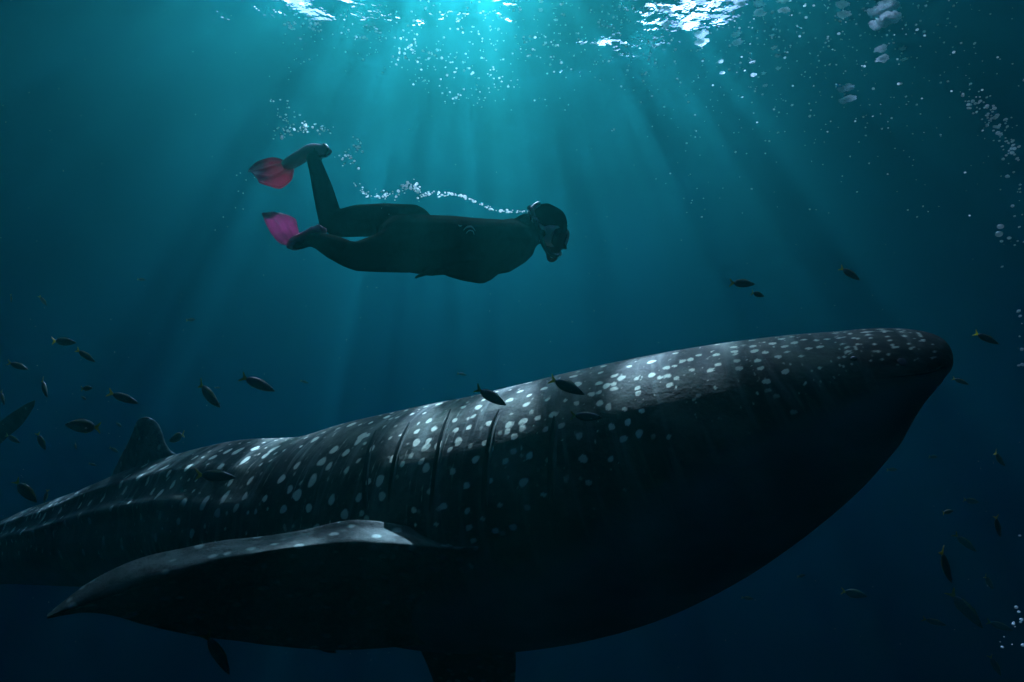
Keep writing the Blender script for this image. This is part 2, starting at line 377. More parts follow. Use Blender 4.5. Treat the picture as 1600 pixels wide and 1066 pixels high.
# near pectoral fin, swept out towards the camera: thick lit leading edge over a shaded underside
def loop_loft(name, rows, mat, ns=110, nc=44, parent=None):
    """rows of closed section loops (same count of points each), root to tip"""
    k = len(rows[0]); arr = np.array([[tuple(q) for q in r] for r in rows]).reshape(len(rows), -1)
    A = catmull(arr, ns).reshape(ns, k, 3)
    t = np.linspace(0, k, nc, endpoint=False); i = np.floor(t).astype(int); f = (t-i)[None, :, None]
    p0, p1, p2, p3 = A[:, (i-1) % k], A[:, i % k], A[:, (i+1) % k], A[:, (i+2) % k]
    vv = .5*(2*p1+(p2-p0)*f+(2*p0-5*p1+4*p2-p3)*f*f+(3*p1-p0-3*p2+p3)*f**3)
    v = np.vstack([vv.reshape(-1, 3), A[-1].mean(0), A[0].mean(0)]); fs = [tuple(int(z) for z in y) for y in grid_faces(ns, nc, True)]
    for j in range(nc):
        fs.append(((ns-1)*nc+j, (ns-1)*nc+(j+1) % nc, ns*nc)); fs.append((j, (j+1) % nc, ns*nc+1))
    o = link_mesh(name, v, fs, mat)
    bm = bmesh.new(); bm.from_mesh(o.data); bmesh.ops.recalc_face_normals(bm, faces=bm.faces); bm.to_mesh(o.data); bm.free()
    return reparent(o, parent)
PEC = [((790,838),(800,850),(800,960),2.64), ((712,850),(722,858),(700,1000),2.60), ((645,829),(653,857),(610,1012),2.60), ((552,818),(552,854),(520,1016),2.585), ((469,834),(469,858),(430,1010),2.52),
       ((406,843),(406,867),(372,1002),2.47), ((343,849),(343,879),(318,996),2.43), ((284,860),(284,894),(268,986),2.39), ((226,872),(226,911),(222,975),2.36),
       ((176,891),(180,928),(178,962),2.34), ((134,914),(138,942),(138,957),2.32), ((100,939),(103,953),(103,961),2.31), ((73,961),(74,965),(74,967),2.30)]
rows = []
for (U, Ee, Tt, d) in PEC:
    g = min(1, max(.05, (Tt[1]-Ee[1])/110)); dU, dT = d+(.05+.15*g)*float(np.interp(U[0], [552, 640, 715], [1, .95, .9])), d+.04+.28*g
    mixp = lambda a, c, t: (a[0]+(c[0]-a[0])*t, a[1]+(c[1]-a[1])*t)
    rows.append([P(*Ee, d), P(*mixp(Ee, U, .35), d+(dU-d)*.12), P(*mixp(Ee, U, .8), d+(dU-d)*.62), P(*U, dU), P(*mixp(U, Tt, .45), dU+(dT-dU)*.6+.03*g),
                 P(*Tt, dT), P(*mixp(Tt, Ee, .5), dT+(d-dT)*.55), P(*mixp(Tt, Ee, .88), d+.03)])
loop_loft('pectoral_fin', rows, pec_m, parent=shark)
rows = [(P(800,985,3.5), P(640,985,3.75), 1.1), (P(806,1030,3.62), P(668,1040,3.85), 1.0), (P(800,1100,3.75), P(690,1110,3.95), .8),
        (P(780,1180,3.9), P(700,1185,4.05), .55), (P(745,1260,4.05), P(715,1258,4.1), .2)]
fin_loft('pectoral_fin', rows, pec_m, .07, parent=shark)
rows = [(P(312,738,4.62), P(120,800,5.5), 1.4), (P(296,719,4.72), P(160,765,5.42), 1.15), (P(283,714,4.80), P(178,735,5.36), .85), (P(267,705,4.86), P(188,714,5.30), .7),
        (P(258,692,4.92), P(199,694,5.24), .6), (P(253,676,4.98), P(207,676,5.19), .5), (P(247,663,5.03), P(212,662,5.15), .4), (P(240,656,5.06), P(217,655,5.12), .28), (P(231,652,5.08), P(224,652,5.10), .1)]
fin_loft('dorsal_fin', rows, dor_m, .085, parent=shark)
rows = [(P(-20,822,6.55), P(-70,842,6.9), 1.0), (P(-42,802,6.7), P(-78,826,6.95), .6), (P(-66,788,6.85), P(-88,806,7.0), .2)]
fin_loft('second_dorsal_fin', rows, dor_m, .05, parent=shark)
cau_m = fin_mat('caudal_skin', (.016,.018,.018), (.05,.055,.05), 9, (.2,.21,.18), .15)
rows = [(P(-150,850,7.3), P(-196,885,7.5), 1.0), (P(-110,780,7.2), P(-150,850,7.3), .9), (P(-50,710,6.8), P(-80,800,6.9), .8),
        (P(0,660,6.4), P(-8,704,6.5), .7), (P(36,634,6.1), P(34,664,6.15), .5), (P(55,625,6.0), P(54,634,6.0), .15)]
fin_loft('caudal_fin', rows, cau_m, .05, parent=shark)
rows = [(P(-150,895,7.3), P(-192,880,7.5), 1.0), (P(-170,960,7.4), P(-215,930,7.7), .7), (P(-205,1020,7.6), P(-225,1005,7.75), .3)]
fin_loft('caudal_fin', rows, cau_m, .05, parent=shark)

def ico(sub):
    bm = bmesh.new(); bmesh.ops.create_icosphere(bm, subdivisions=sub, radius=1)
    v = np.array([tuple(x.co) for x in bm.verts]); f = [tuple(q.index for q in x.verts) for x in bm.faces]; bm.free(); return v, f
ICO1, ICO2, ICO3 = ico(1), ico(2), ico(3)
black_m = principled('wet_black', (.004,.004,.005), .25)
dark_m = principled('dark_flesh', (.010,.011,.012), .6)
def disc_on_shark(name, px, py, rx, ry, mat, proud=.006, asp=.35):
    h, nr = on_shark(px, py); r = h.dot(CF)/F
    if nr.dot(h) > 0: nr = -nr
    q = nr.to_track_quat('Z', 'Y').to_matrix()
    v = [h + q @ Vector((a*rx*r, c*ry*r, d*asp*rx*r + proud*0)) for a, c, d in ICO3[0]]
    return reparent(link_mesh(name, v, ICO3[1], mat), shark)
eye = disc_on_shark('eye', 1334, 561, 5.5, 5.0, black_m, asp=.7)
disc_on_shark('nostril', 1410, 566, 7, 8, dark_m, asp=.25)
MOUTH = [(1474,571),(1458,580),(1436,585),(1412,588),(1392,590)]
# gill slits: a near-black ribbon paints the shade in each slit, with a raised flap behind it, following the flank
gill_m = principled('gill_shadow', (.006,.007,.007), .9, spec=.03)
flap_m = principled('gill_flap', (.08,.095,.08), .8, (.15,.175,.15), 12, spec=.05)
GILLS = [[(588,672),(576,705),(571,740),(570,780),(572,795)], [(640,660),(622,700),(612,745),(608,785)], [(704,640),(690,680),(682,720),(676,770),(672,800)],
         [(780,640),(768,670),(760,720),(756,770),(755,800)], [(866,650),(862,690),(860,730),(858,780)]]
def ribbon(name, pts, off, wd, lift, mat, parent):
    c = catmull([(a, d) for a, d in pts], 26); v = []; k = 5
    for i, (a, d) in enumerate(c):
        h, nr = on_shark(a, d)
        if h is None: continue
        if nr.dot(h) > 0: nr = -nr
        e = math.sin(math.pi*(i+.6)/27)**.6
        for j in range(k):
            t = j/(k-1); q = h + CR*(off + (t-.5)*wd*e) + nr*(lift*e*math.sin(math.pi*t) + .0015)
            v.append(q)
    nn = len(v)//k
    return reparent(link_mesh(name, v, [tuple(int(z) for z in y) for y in grid_faces(nn, k)], mat), parent)
o = ribbon('mouth', MOUTH, 0, .03, .004, gill_m, shark)
for g in GILLS:
    s = ribbon('gill_slit', g, 0, .022, .003, gill_m, shark)
    fl = ribbon('gill_flap', g, .020, .026, .012, flap_m, shark)

# ------------------------------------------------------------------ diver
P_cam, DK = P, .88                       # the diver swims a little nearer than the plane his pixels were measured at
def P(px, py, d): return P_cam(px, py, d*DK)
diver = empty('person', P(650, 440, 3.6))
tag(diver, 'free diver in black wetsuit with pink fins gliding above the shark', 'person')
suit_m = new_mat('neoprene'); b = NB(suit_m); tc = b.n('ShaderNodeTexCoord').outputs['Object']
bp = b.n('ShaderNodeBump', Strength=.6, Distance=.01, Height=b.noise(tc, 14, 4, .6, stretch=(2.5, 1, 1))).outputs[0]
b.out(b.n('ShaderNodeBsdfDiffuse', Color=b.mix(b.noise(tc, 9, 3), (.004,.0042,.0045,1), (.010,.0105,.011,1)), Normal=bp).outputs[0])
BALLS = []
def chain(pts, step=.16):                # balls swept along: px, py, depth, radius in pixels
    for a, c in zip(pts[:-1], pts[1:]):
        pa, pc = P(*a[:3]), P(*c[:3]); ra, rc = a[3]*a[2]*DK/F, c[3]*c[2]*DK/F
        k = max(1, int((pc-pa).length/(step*min(ra, rc))))
        for i in range(k): t = i/k; BALLS.append((pa.lerp(pc, t), ra+(rc-ra)*t))
    a = pts[-1]; BALLS.append((P(*a[:3]), a[3]*a[2]*DK/F))
D = 3.6
for off in (-.09, -.06, -.03, 0, .03, .06, .09):
    e = 1-.09*(off/.09)**2
    chain([(632,380,D+off,46*e), (665,383,D+off,48*e), (700,383,D+off,47*e), (742,388,D+off*1.3,48*e), (778,386,D+off*1.4,44*e), (803,380,D+off*1.2,36*e)])
chain([(803,380,D,34), (822,370,D,22), (838,362,D,19), (850,352,D,24)])
# head with brow, nose, cheeks, chin
chain([(852,346,D,29), (859,349,D,28.5), (862,358,D,26)])
for off in (-.02, .02): chain([(864,372,D+off,19), (863,388,D+off,14)])
chain([(879,383,D,4.5), (884,388,D,4)])
chain([(866,396,D,10), (862,402,D,9.5)])
for off in (-.082, .082): BALLS.append((P(850,366,D+off), .022))
# near leg, trailing back and bent a little towards the camera
chain([(640,384,D-.09,44), (600,395,3.44,32), (560,401,3.36,24), (546,398,3.35,22), (522,387,3.42,20), (500,377,3.50,14.5), (488,374,3.54,12.5), (497,364,3.55,11), (498,360,3.55,10)])
chain([(490,372,3.54,12), (470,380,3.56,10), (458,384,3.58,7)])
# far leg, knee bent, shin straight up
chain([(645,352,D+.10,33), (600,344,3.74,27), (560,345,3.80,26), (528,350,3.84,22), (517,345,3.85,19.5), (511,322,3.84,18.5), (504,295,3.82,16.5), (496,268,3.80,13), (490,250,3.79,11.5), (494,238,3.79,12), (502,234,3.79,10)])
chain([(494,238,3.79,11), (480,238,3.80,10), (462,246,3.81,8)])
# arms folded back under the chest, hands by the belly
def arm(dz, s, sh, el, wr, hd):
    chain([(*sh, D+dz, 22), ((sh[0]+el[0])/2, (sh[1]+el[1])/2, D+dz*1.15, 18), (*el, D+dz*1.2, 16.5), ((el[0]+wr[0])/2, (el[1]+wr[1])/2, D+dz, 14.5), (*wr, D+dz*.8, 9.5)])
    p0 = P(*wr, D+dz*.8); p1 = P(*hd, D+dz*.72); ax = (p1-p0).normalized(); sd = CF*s; nr = ax.cross(sd)
    for t in np.linspace(0, 1, 7):       # palm
        for q in (-.026, -.009, .009, .026): BALLS.append((p0+ax*(.02+.075*t)+sd*q, .0135))
    for i, (q, ln) in enumerate(((-.031,.075), (-.011,.085), (.010,.08), (.030,.062))):     # four fingers, slightly curled
        b0 = p0+ax*.095+sd*q; curl = 0.0; pt = b0.copy()
        for j in range(9):
            BALLS.append((pt.copy(), .0092-.0003*j)); curl += .09
            pt = pt + (ax*math.cos(curl)+nr*math.sin(curl)*(.7)+sd*q*1.6)*(ln/9)
    pt = p0+ax*.03-sd*.034                                                                   # thumb off the side of the palm
    for j in range(7):
        BALLS.append((pt.copy(), .0105-.0004*j)); pt = pt+(ax*.72-sd*.55+nr*.25).normalized()*.0095
arm(-.20, 1, (797,392), (752,428), (702,424), (678,426))
arm(.20, -1, (795,392), (758,425), (708,421), (684,424))
# collar folds at the nape
chain([(822,339,D-.03,7), (813,345,D-.02,9)]); chain([(800,346,D,6), (790,350,D,8)])
bv, bf = [], []
for c, r in BALLS:
    o0 = len(bv); bv.extend([(c.x+x*r, c.y+y*r, c.z+z*r) for x, y, z in ICO2[0]]); bf.extend([tuple(i+o0 for i in q) for q in ICO2[1]])
tmp = link_mesh('raw', bv, bf, suit_m)
md = tmp.modifiers.new('r', 'REMESH'); md.mode = 'VOXEL'; md.voxel_size = .0075; md.use_smooth_shade = True
md = tmp.modifiers.new('s', 'SMOOTH'); md.factor = .5; md.iterations = 14
dg = bpy.context.evaluated_depsgraph_get()
bme = bpy.data.meshes.new_from_object(tmp.evaluated_get(dg)); bpy.data.objects.remove(tmp)
body_o = bpy.data.objects.new('body', bme); COL.objects.link(body_o); reparent(body_o, diver)
bme.polygons.foreach_set('use_smooth', np.ones(len(bme.polygons), dtype=bool))
skin_m = principled('face_skin', (.07,.05,.042), .6, (.10,.07,.06), 14, spec=.1)
bme.materials.clear(); bme.materials.append(suit_m); bme.materials.append(skin_m)
fc = P(874, 388, D); fdir = (P(890,380,D)-P(850,352,D)).normalized()
hc = P(860, 372, D)
for pl in bme.polygons:                  # bare face below the mask, bare hands
    c = Vector(pl.center)
    if (c-fc).length < .085 and (c-hc).dot(fdir) > .012: pl.material_index = 1
dv = [tuple(v.co) for v in bme.vertices]
diver_tree = BVHTree.FromPolygons(dv, [tuple(pl.vertices) for pl in bme.polygons])
def on_diver(px, py):
    h = diver_tree.ray_cast(Vector((0,0,0)), P(px, py, 1).normalized(), 20); return h[0], h[1]

def tube(name, pts, mat, parent, nc=12, caps=True):     # pts: (Vector, radius)
    c = np.array([tuple(p)+(r*DK,) for p, r in pts]); q = catmull(c, max(8, len(pts)*6)); tg = np.gradient(q[:, :3], axis=0)
    v = []
    for i in range(len(q)):
        t = Vector(tg[i]).normalized(); u = t.orthogonal().normalized() if i == 0 else (u-t*u.dot(t)).normalized(); wv = t.cross(u)
        for a in np.linspace(0, 2*math.pi, nc, endpoint=False): v.append(Vector(q[i, :3])+(u*math.cos(a)+wv*math.sin(a))*q[i, 3])
    f = [tuple(int(z) for z in y) for y in grid_faces(len(q), nc, True)]; f.append(tuple(range(nc))); f.append(tuple((len(q)-1)*nc+i for i in range(nc)))
    return reparent(link_mesh(name, v, f, mat), parent) if parent else link_mesh(name, v, f, mat)
# mask: frame around the eyes, glass, strap round the hood
frame_m = principled('mask_silicone', (.40,.44,.46), .35, (.52,.55,.57), 20, spec=.5)
glass_m = new_mat('mask_glass'); b = NB(glass_m)
g1 = b.n('ShaderNodeBsdfGlass', Color=(.75,.85,.9,1), Roughness=.05, IOR=1.2); b.out(g1.outputs[0])
strap_m = principled('pale_strap', (.55,.60,.60), .5, (.7,.74,.74), 30)
mc = P(872, 371, D-.03); mn = (CR*.80-CU*.30-CF*.52).normalized(); mu = (CU-mn*CU.dot(mn)).normalized(); ms = mn.cross(mu)
def ring_pts(a, rx=.078, ry=.048):
    s_, c_ = math.sin(a), math.cos(a); x = math.copysign(abs(c_)**.6, c_)*rx; y = math.copysign(abs(s_)**.6, s_)*ry
    if s_ < 0: y -= .022*max(0, 1-abs(x)/.035)          # pocket for the nose
    return x, y
v, prof = [], ((-.050, 1.02), (-.02, 1.08), (.006, 1.06), (.014, .96), (.008, .86), (-.004, .84))
NA = 48
for i in range(NA):
    x, y = ring_pts(2*math.pi*i/NA)
    for dz, sc_ in prof: v.append(mc+ms*x*sc_+mu*y*sc_+mn*dz)
f = []
for i in range(NA):
    for j in range(len(prof)-1): f.append((i*6+j, ((i+1) % NA)*6+j, ((i+1) % NA)*6+j+1, i*6+j+1))
mask = reparent(link_mesh('dive_mask', v, f, frame_m), diver)
v = [mc+ms*x*.86+mu*y*.86+mn*.006 for x, y in (ring_pts(2*math.pi*i/NA) for i in range(NA))]
v += [q-mn*.004 for q in v]
lens = link_mesh('lens', v, [tuple(range(NA)), tuple(range(2*NA-1, NA-1, -1))]+[(i, (i+1) % NA, NA+(i+1) % NA, NA+i) for i in range(NA)], glass_m, smooth=False)
lens.parent = mask
def strap(name, path, wd, mat, lift=.006):
    v = []; c = catmull(path, 24)
    for i, (x, y) in enumerate(c):
        t = c[min(i+1, 23)]-c[max(i-1, 0)]; t = np.array([-t[1], t[0]])/np.linalg.norm(t)
        for k in (-1, 1):
            h, nr = on_diver(x+t[0]*wd*k, y+t[1]*wd*k)
            if h is None: h, nr = P(x, y, D-.09), -CF
            v.append(h-CF*.0)
            v[-1] = h+(nr if nr.dot(h) < 0 else -nr)*lift
    return reparent(link_mesh(name, v, [tuple(int(z) for z in y) for y in grid_faces(24, 2)], mat), diver)
strap('mask_strap', [(862,366), (850,357), (840,349), (833,343)], 3.0, strap_m)
tube('snorkel', [(P(872,398,D-.05), .011), (P(866,400,D-.09), .012), (P(852,388,D-.115), .012), (P(842,362,D-.12), .012), (P(836,344,D-.105), .012), (P(832,331,D-.085), .0125), (P(827,324,D-.06), .013)], black_m, diver)
tube('snorkel_tip', [(P(842,318,D-.04), .012), (P(836,322,D-.055), .013), (P(829,330,D-.075), .0125), (P(827,334,D-.08), .011)], strap_m, diver)
tube('strap_buckle', [(P(833,339,D-.10), .010), (P(837,344,D-.105), .012), (P(841,348,D-.105), .009)], strap_m, diver)
tube('mouthpiece', [(P(876,396,D-.01), .012), (P(869,399,D-.03), .015), (P(862,400,D-.05), .012)], strap_m, diver)
# faint chest emblem on the wetsuit
logo_m = principled('faded_print', (.10,.13,.14), .6)
def decal(name, path, wd):
    v = []; c = catmull(path, 16)
    for i, (x, y) in enumerate(c):
        t = c[min(i+1, 15)]-c[max(i-1, 0)]; t = np.array([-t[1], t[0]])/np.linalg.norm(t); e = math.sin(math.pi*(i+1)/17)
        for k in (-1, 1):
            h, nr = on_diver(x+t[0]*wd*k*e, y+t[1]*wd*k*e); v.append(h+(nr if nr.dot(h) < 0 else -nr)*.0025)
    return reparent(link_mesh(name, v, [tuple(int(z) for z in y) for y in grid_faces(16, 2)], logo_m), diver)
decal('emblem', [(724,361), (729,356), (737,355), (743,362)], 1.5); decal('emblem', [(728,366), (733,361), (739,362), (741,368)], 1.1)
decal('emblem', [(716,352), (719,354), (722,353)], 1.3)

# fins: foot pocket and ribbed blade
def fin_plastic(name, col, col2):
    m = new_mat(name); b = NB(m); tc = b.n('ShaderNodeTexCoord').outputs['Object']
    c = b.mix(b.ramp(b.noise(tc, 9, 3), .35, .65), col+(1,), col2+(1,))
    p = b.n('ShaderNodeBsdfPrincipled', Base__Color=c, Roughness=.4); t = b.n('ShaderNodeBsdfTranslucent', Color=c)
    mxs = b.n('ShaderNodeMixShader', Fac=.65); b.set(mxs.inputs[1], p.outputs[0]); b.set(mxs.inputs[2], t.outputs[0]); b.out(mxs.outputs[0]); return m
red_m = fin_plastic('crimson_blade', (.46,.010,.15), (.36,.007,.11))
pink_m = fin_plastic('pink_blade', (.40,.12,.26), (.30,.09,.20))
pock_m = principled('foot_pocket', (.30,.06,.14), .5, (.36,.09,.18), 20)
def blade(name, left, right, mat, parent, ridge=.010):
    """left and right: edge pixels with depth from the foot to the tip; a thin plate with three raised ribs"""
    NS, NC = 30, 25
    Lq = catmull([tuple(P(*q)) for q in left], NS); Rq = catmull([tuple(P(*q)) for q in right], NS)
    vt, vb = [], []
    for i in range(NS):
        a, c = Vector(Lq[i]), Vector(Rq[i]); tg = Vector(Lq[min(i+1, NS-1)]+Rq[min(i+1, NS-1)]-Lq[max(i-1, 0)]-Rq[max(i-1, 0)])
        nr = (c-a).cross(tg).normalized()
        for j in range(NC):
            t = j/(NC-1); h = .0025+ridge*sum(math.exp(-((t-q)/.035)**2) for q in (.03, .36, .66, .97))*(1-.75*i/NS)
            q = a.lerp(c, t)+nr*.02*math.sin(math.pi*t)*(i/NS)
            vt.append(q+nr*h); vb.append(q-nr*h)
    g = [tuple(int(z) for z in y) for y in grid_faces(NS, NC)]; k = NS*NC
    f = g+[tuple(reversed([z+k for z in y])) for y in g]
    rim = [i*NC for i in range(NS)]+[(NS-1)*NC+j for j in range(1, NC)]+[i*NC+NC-1 for i in range(NS-2, -1, -1)]+[j for j in range(NC-2, 0, -1)]
    for a, c in zip(rim, rim[1:]+rim[:1]): f.append((a, c, c+k, a+k))
    o = link_mesh(name, vt+vb, f, mat); o.parent = parent; return o
def pocket(pts):
    o = tube('swim_fin', pts, pock_m, diver, nc=16); return o
f1 = pocket([(P(512,230,3.79), .032), (P(505,236,3.79), .038), (P(486,236,3.79), .038), (P(470,245,3.80), .038), (P(455,254,3.81), .036), (P(444,259,3.82), .026)])
f1['label'] = 'crimson fin on the raised foot'
blade('blade', [(459,264,3.82), (456,278,3.80), (447,288,3.78), (436,294,3.76), (420,290,3.75), (405,285,3.74)], [(440,249,3.82), (427,247,3.84), (413,250,3.86), (402,254,3.87), (394,261,3.88), (388,268,3.88)], red_m, f1)
f2 = pocket([(P(503,354,3.54), .024), (P(497,364,3.54), .044), (P(484,371,3.55), .042), (P(470,377,3.57), .040), (P(459,381,3.59), .036), (P(450,383,3.60), .02)])
f2['label'] = 'pale pink fin on the lower foot'
blade('blade', [(447,384,3.58), (437,379,3.54), (426,368,3.55), (417,353,3.53), (412,341,3.52), (409,333,3.51)], [(465,372,3.62), (466,364,3.62), (464,352,3.60), (461,342,3.59), (446,335,3.56), (425,331,3.53)], pink_m, f2)
tube('heel_strap', [(P(508,226,3.75), .007), (P(513,234,3.72), .008), (P(508,243,3.74), .007), (P(496,244,3.74), .006)], black_m, diver)

P = P_cam
# ------------------------------------------------------------------ fish
fish_m = new_mat('fish_skin'); b = NB(fish_m); tc = b.n('ShaderNodeTexCoord').outputs['Object']
sz = b.n('ShaderNodeSeparateXYZ', Vector=tc).outputs
c = b.mix(b.ramp(sz[2], -.10, .05), (.035,.040,.042,1), (.010,.013,.015,1))
c = b.mix(b.math('MULTIPLY', b.ramp(sz[2], .085, .125), .6), c, (.22,.20,.03,1))
c = b.mix(b.math('MULTIPLY', b.ramp(b.noise(tc, 30, 2), .5, .7), .2), c, (.2,.22,.22,1))
p = b.n('ShaderNodeBsdfPrincipled', Base__Color=c, Roughness=.45); b.out(p.outputs[0])
tail_m = fin_plastic('yellow_tail', (.36,.33,.04), (.24,.25,.03))
finf_m = fin_plastic('fish_fin', (.10,.12,.08), (.22,.20,.05))
def fish_meshes(deep, bend, vname):
    """unit length fish, head at +x; returns meshes for body, tail fin, dorsal fin, anal fin, pectoral fin, eye"""
    NS, NC = 26, 16; v = []
    xs_ = np.linspace(-.34, .5, NS)
    for x in xs_:
        t = (x+.34)/.84; h = deep*(math.sin(math.pi*min(1, t**.8))**.75*.96+.12*(1-t)) if t < 1 else 0
        h = max(.006, h*(1 if t < .97 else .6)); wd = h*.46
        yb = bend*(.5-x)**2
        for a in np.linspace(0, 2*math.pi, NC, endpoint=False): v.append((x, yb+wd*math.sin(a), h*math.cos(a)*(1 if math.cos(a) > 0 else .92)))
    f = [tuple(int(z) for z in y) for y in grid_faces(NS, NC, True)]; f.append(tuple(range(NC))); f.append(tuple(reversed([(NS-1)*NC+i for i in range(NC)])))
    def plate(pts, th=.006):
        pts = [(x, bend*(.5-x)**2, z) for x, z in pts]; k = len(pts)
        vv = [(x, y-th, z) for x, y, z in pts]+[(x, y+th, z) for x, y, z in pts]
        return vv, [tuple(range(k)), tuple(range(2*k-1, k-1, -1))]+[(i, i+k, (i+1) % k+k, (i+1) % k) for i in range(k)]
    out = [('body', v, f, fish_m)]
    out.append(('tail_fin', *plate([(-.32, .022), (-.40, .07), (-.50, .15), (-.49, .10), (-.44, .03), (-.425, 0), (-.44, -.03), (-.49, -.10), (-.50, -.15), (-.40, -.07), (-.32, -.022)]), tail_m))
    out.append(('dorsal_fin', *plate([(.22, deep*.84), (.10, deep*1.10), (-.02, deep*1.08), (-.20, deep*.86), (-.27, deep*.62), (-.25, deep*.3), (.1, deep*.7)], .004), finf_m))
    out.append(('anal_fin', *plate([(.02, -deep*.8), (-.08, -deep*1.03), (-.20, -deep*.85), (-.27, -deep*.55), (-.22, -deep*.3), (-.05, -deep*.6)], .004), finf_m))
    me_ = []
    for nm, vv, ff, mt in out:
        me = bpy.data.meshes.new(nm); me.from_pydata(vv, [], ff); me.materials.append(mt)
        me.polygons.foreach_set('use_smooth', np.full(len(me.polygons), nm == 'body', dtype=bool)); me_.append((nm, me))
    for sg in (-1, 1):
        me = bpy.data.meshes.new('eye'); yb = bend*(.5-.40)**2
        me.from_pydata([(.40+x*.022, yb+sg*deep*.23+y*.012, deep*.20+z*.022) for x, y, z in ICO2[0]], [], ICO2[1]); me.materials.append(black_m); me_.append(('eye', me))
    return me_
KINDS = [fish_meshes(.145, 0, 'a'), fish_meshes(.150, .10, 'b'), fish_meshes(.128, -.12, 'c'), fish_meshes(.175, .04, 'd')]
def fish(px, py, ln, ang, d, label, kind=0, yaw=None, small=False, group=None):
    """ln: length in pixels, ang: heading in degrees, 0 right, positive nose down"""
    yaw = math.radians(random.uniform(-28, 28) if yaw is None else yaw); a = math.radians(ang)
    hd = (CR*math.cos(a)-CU*math.sin(a))*math.cos(yaw)+CF*math.sin(yaw)
    up = (CU-hd*CU.dot(hd)).normalized() if abs(math.cos(a)) > .35 else (CU*.5+CR*(.8 if math.sin(a) > 0 else -.8))
    up = (up-hd*up.dot(hd)).normalized(); roll = math.radians(random.uniform(-14, 14))
    sd = up.cross(hd); up2 = up*math.cos(roll)+sd*math.sin(roll); sd = up2.cross(hd)
    s = 1.08*ln*d/F/math.cos(yaw)
    o = empty('fish', P(px, py, d)); M = Matrix((hd, sd, up2)).transposed().to_4x4()
    o.matrix_world = Matrix.Translation(P(px, py, d)) @ M @ Matrix.Diagonal((s, s, s, 1))
    o.rotation_mode = 'QUATERNION'
    for nm, me in KINDS[kind]:
        if small and nm in ('eye', 'anal_fin'): continue
        c = bpy.data.objects.new(nm, me); COL.objects.link(c); c.parent = o
    tag(o, label, 'fish', group or 'small reef fish around the whale shark')
    return o
L_, R_ = 'fish left of the dorsal fin', 'fish below the snout'
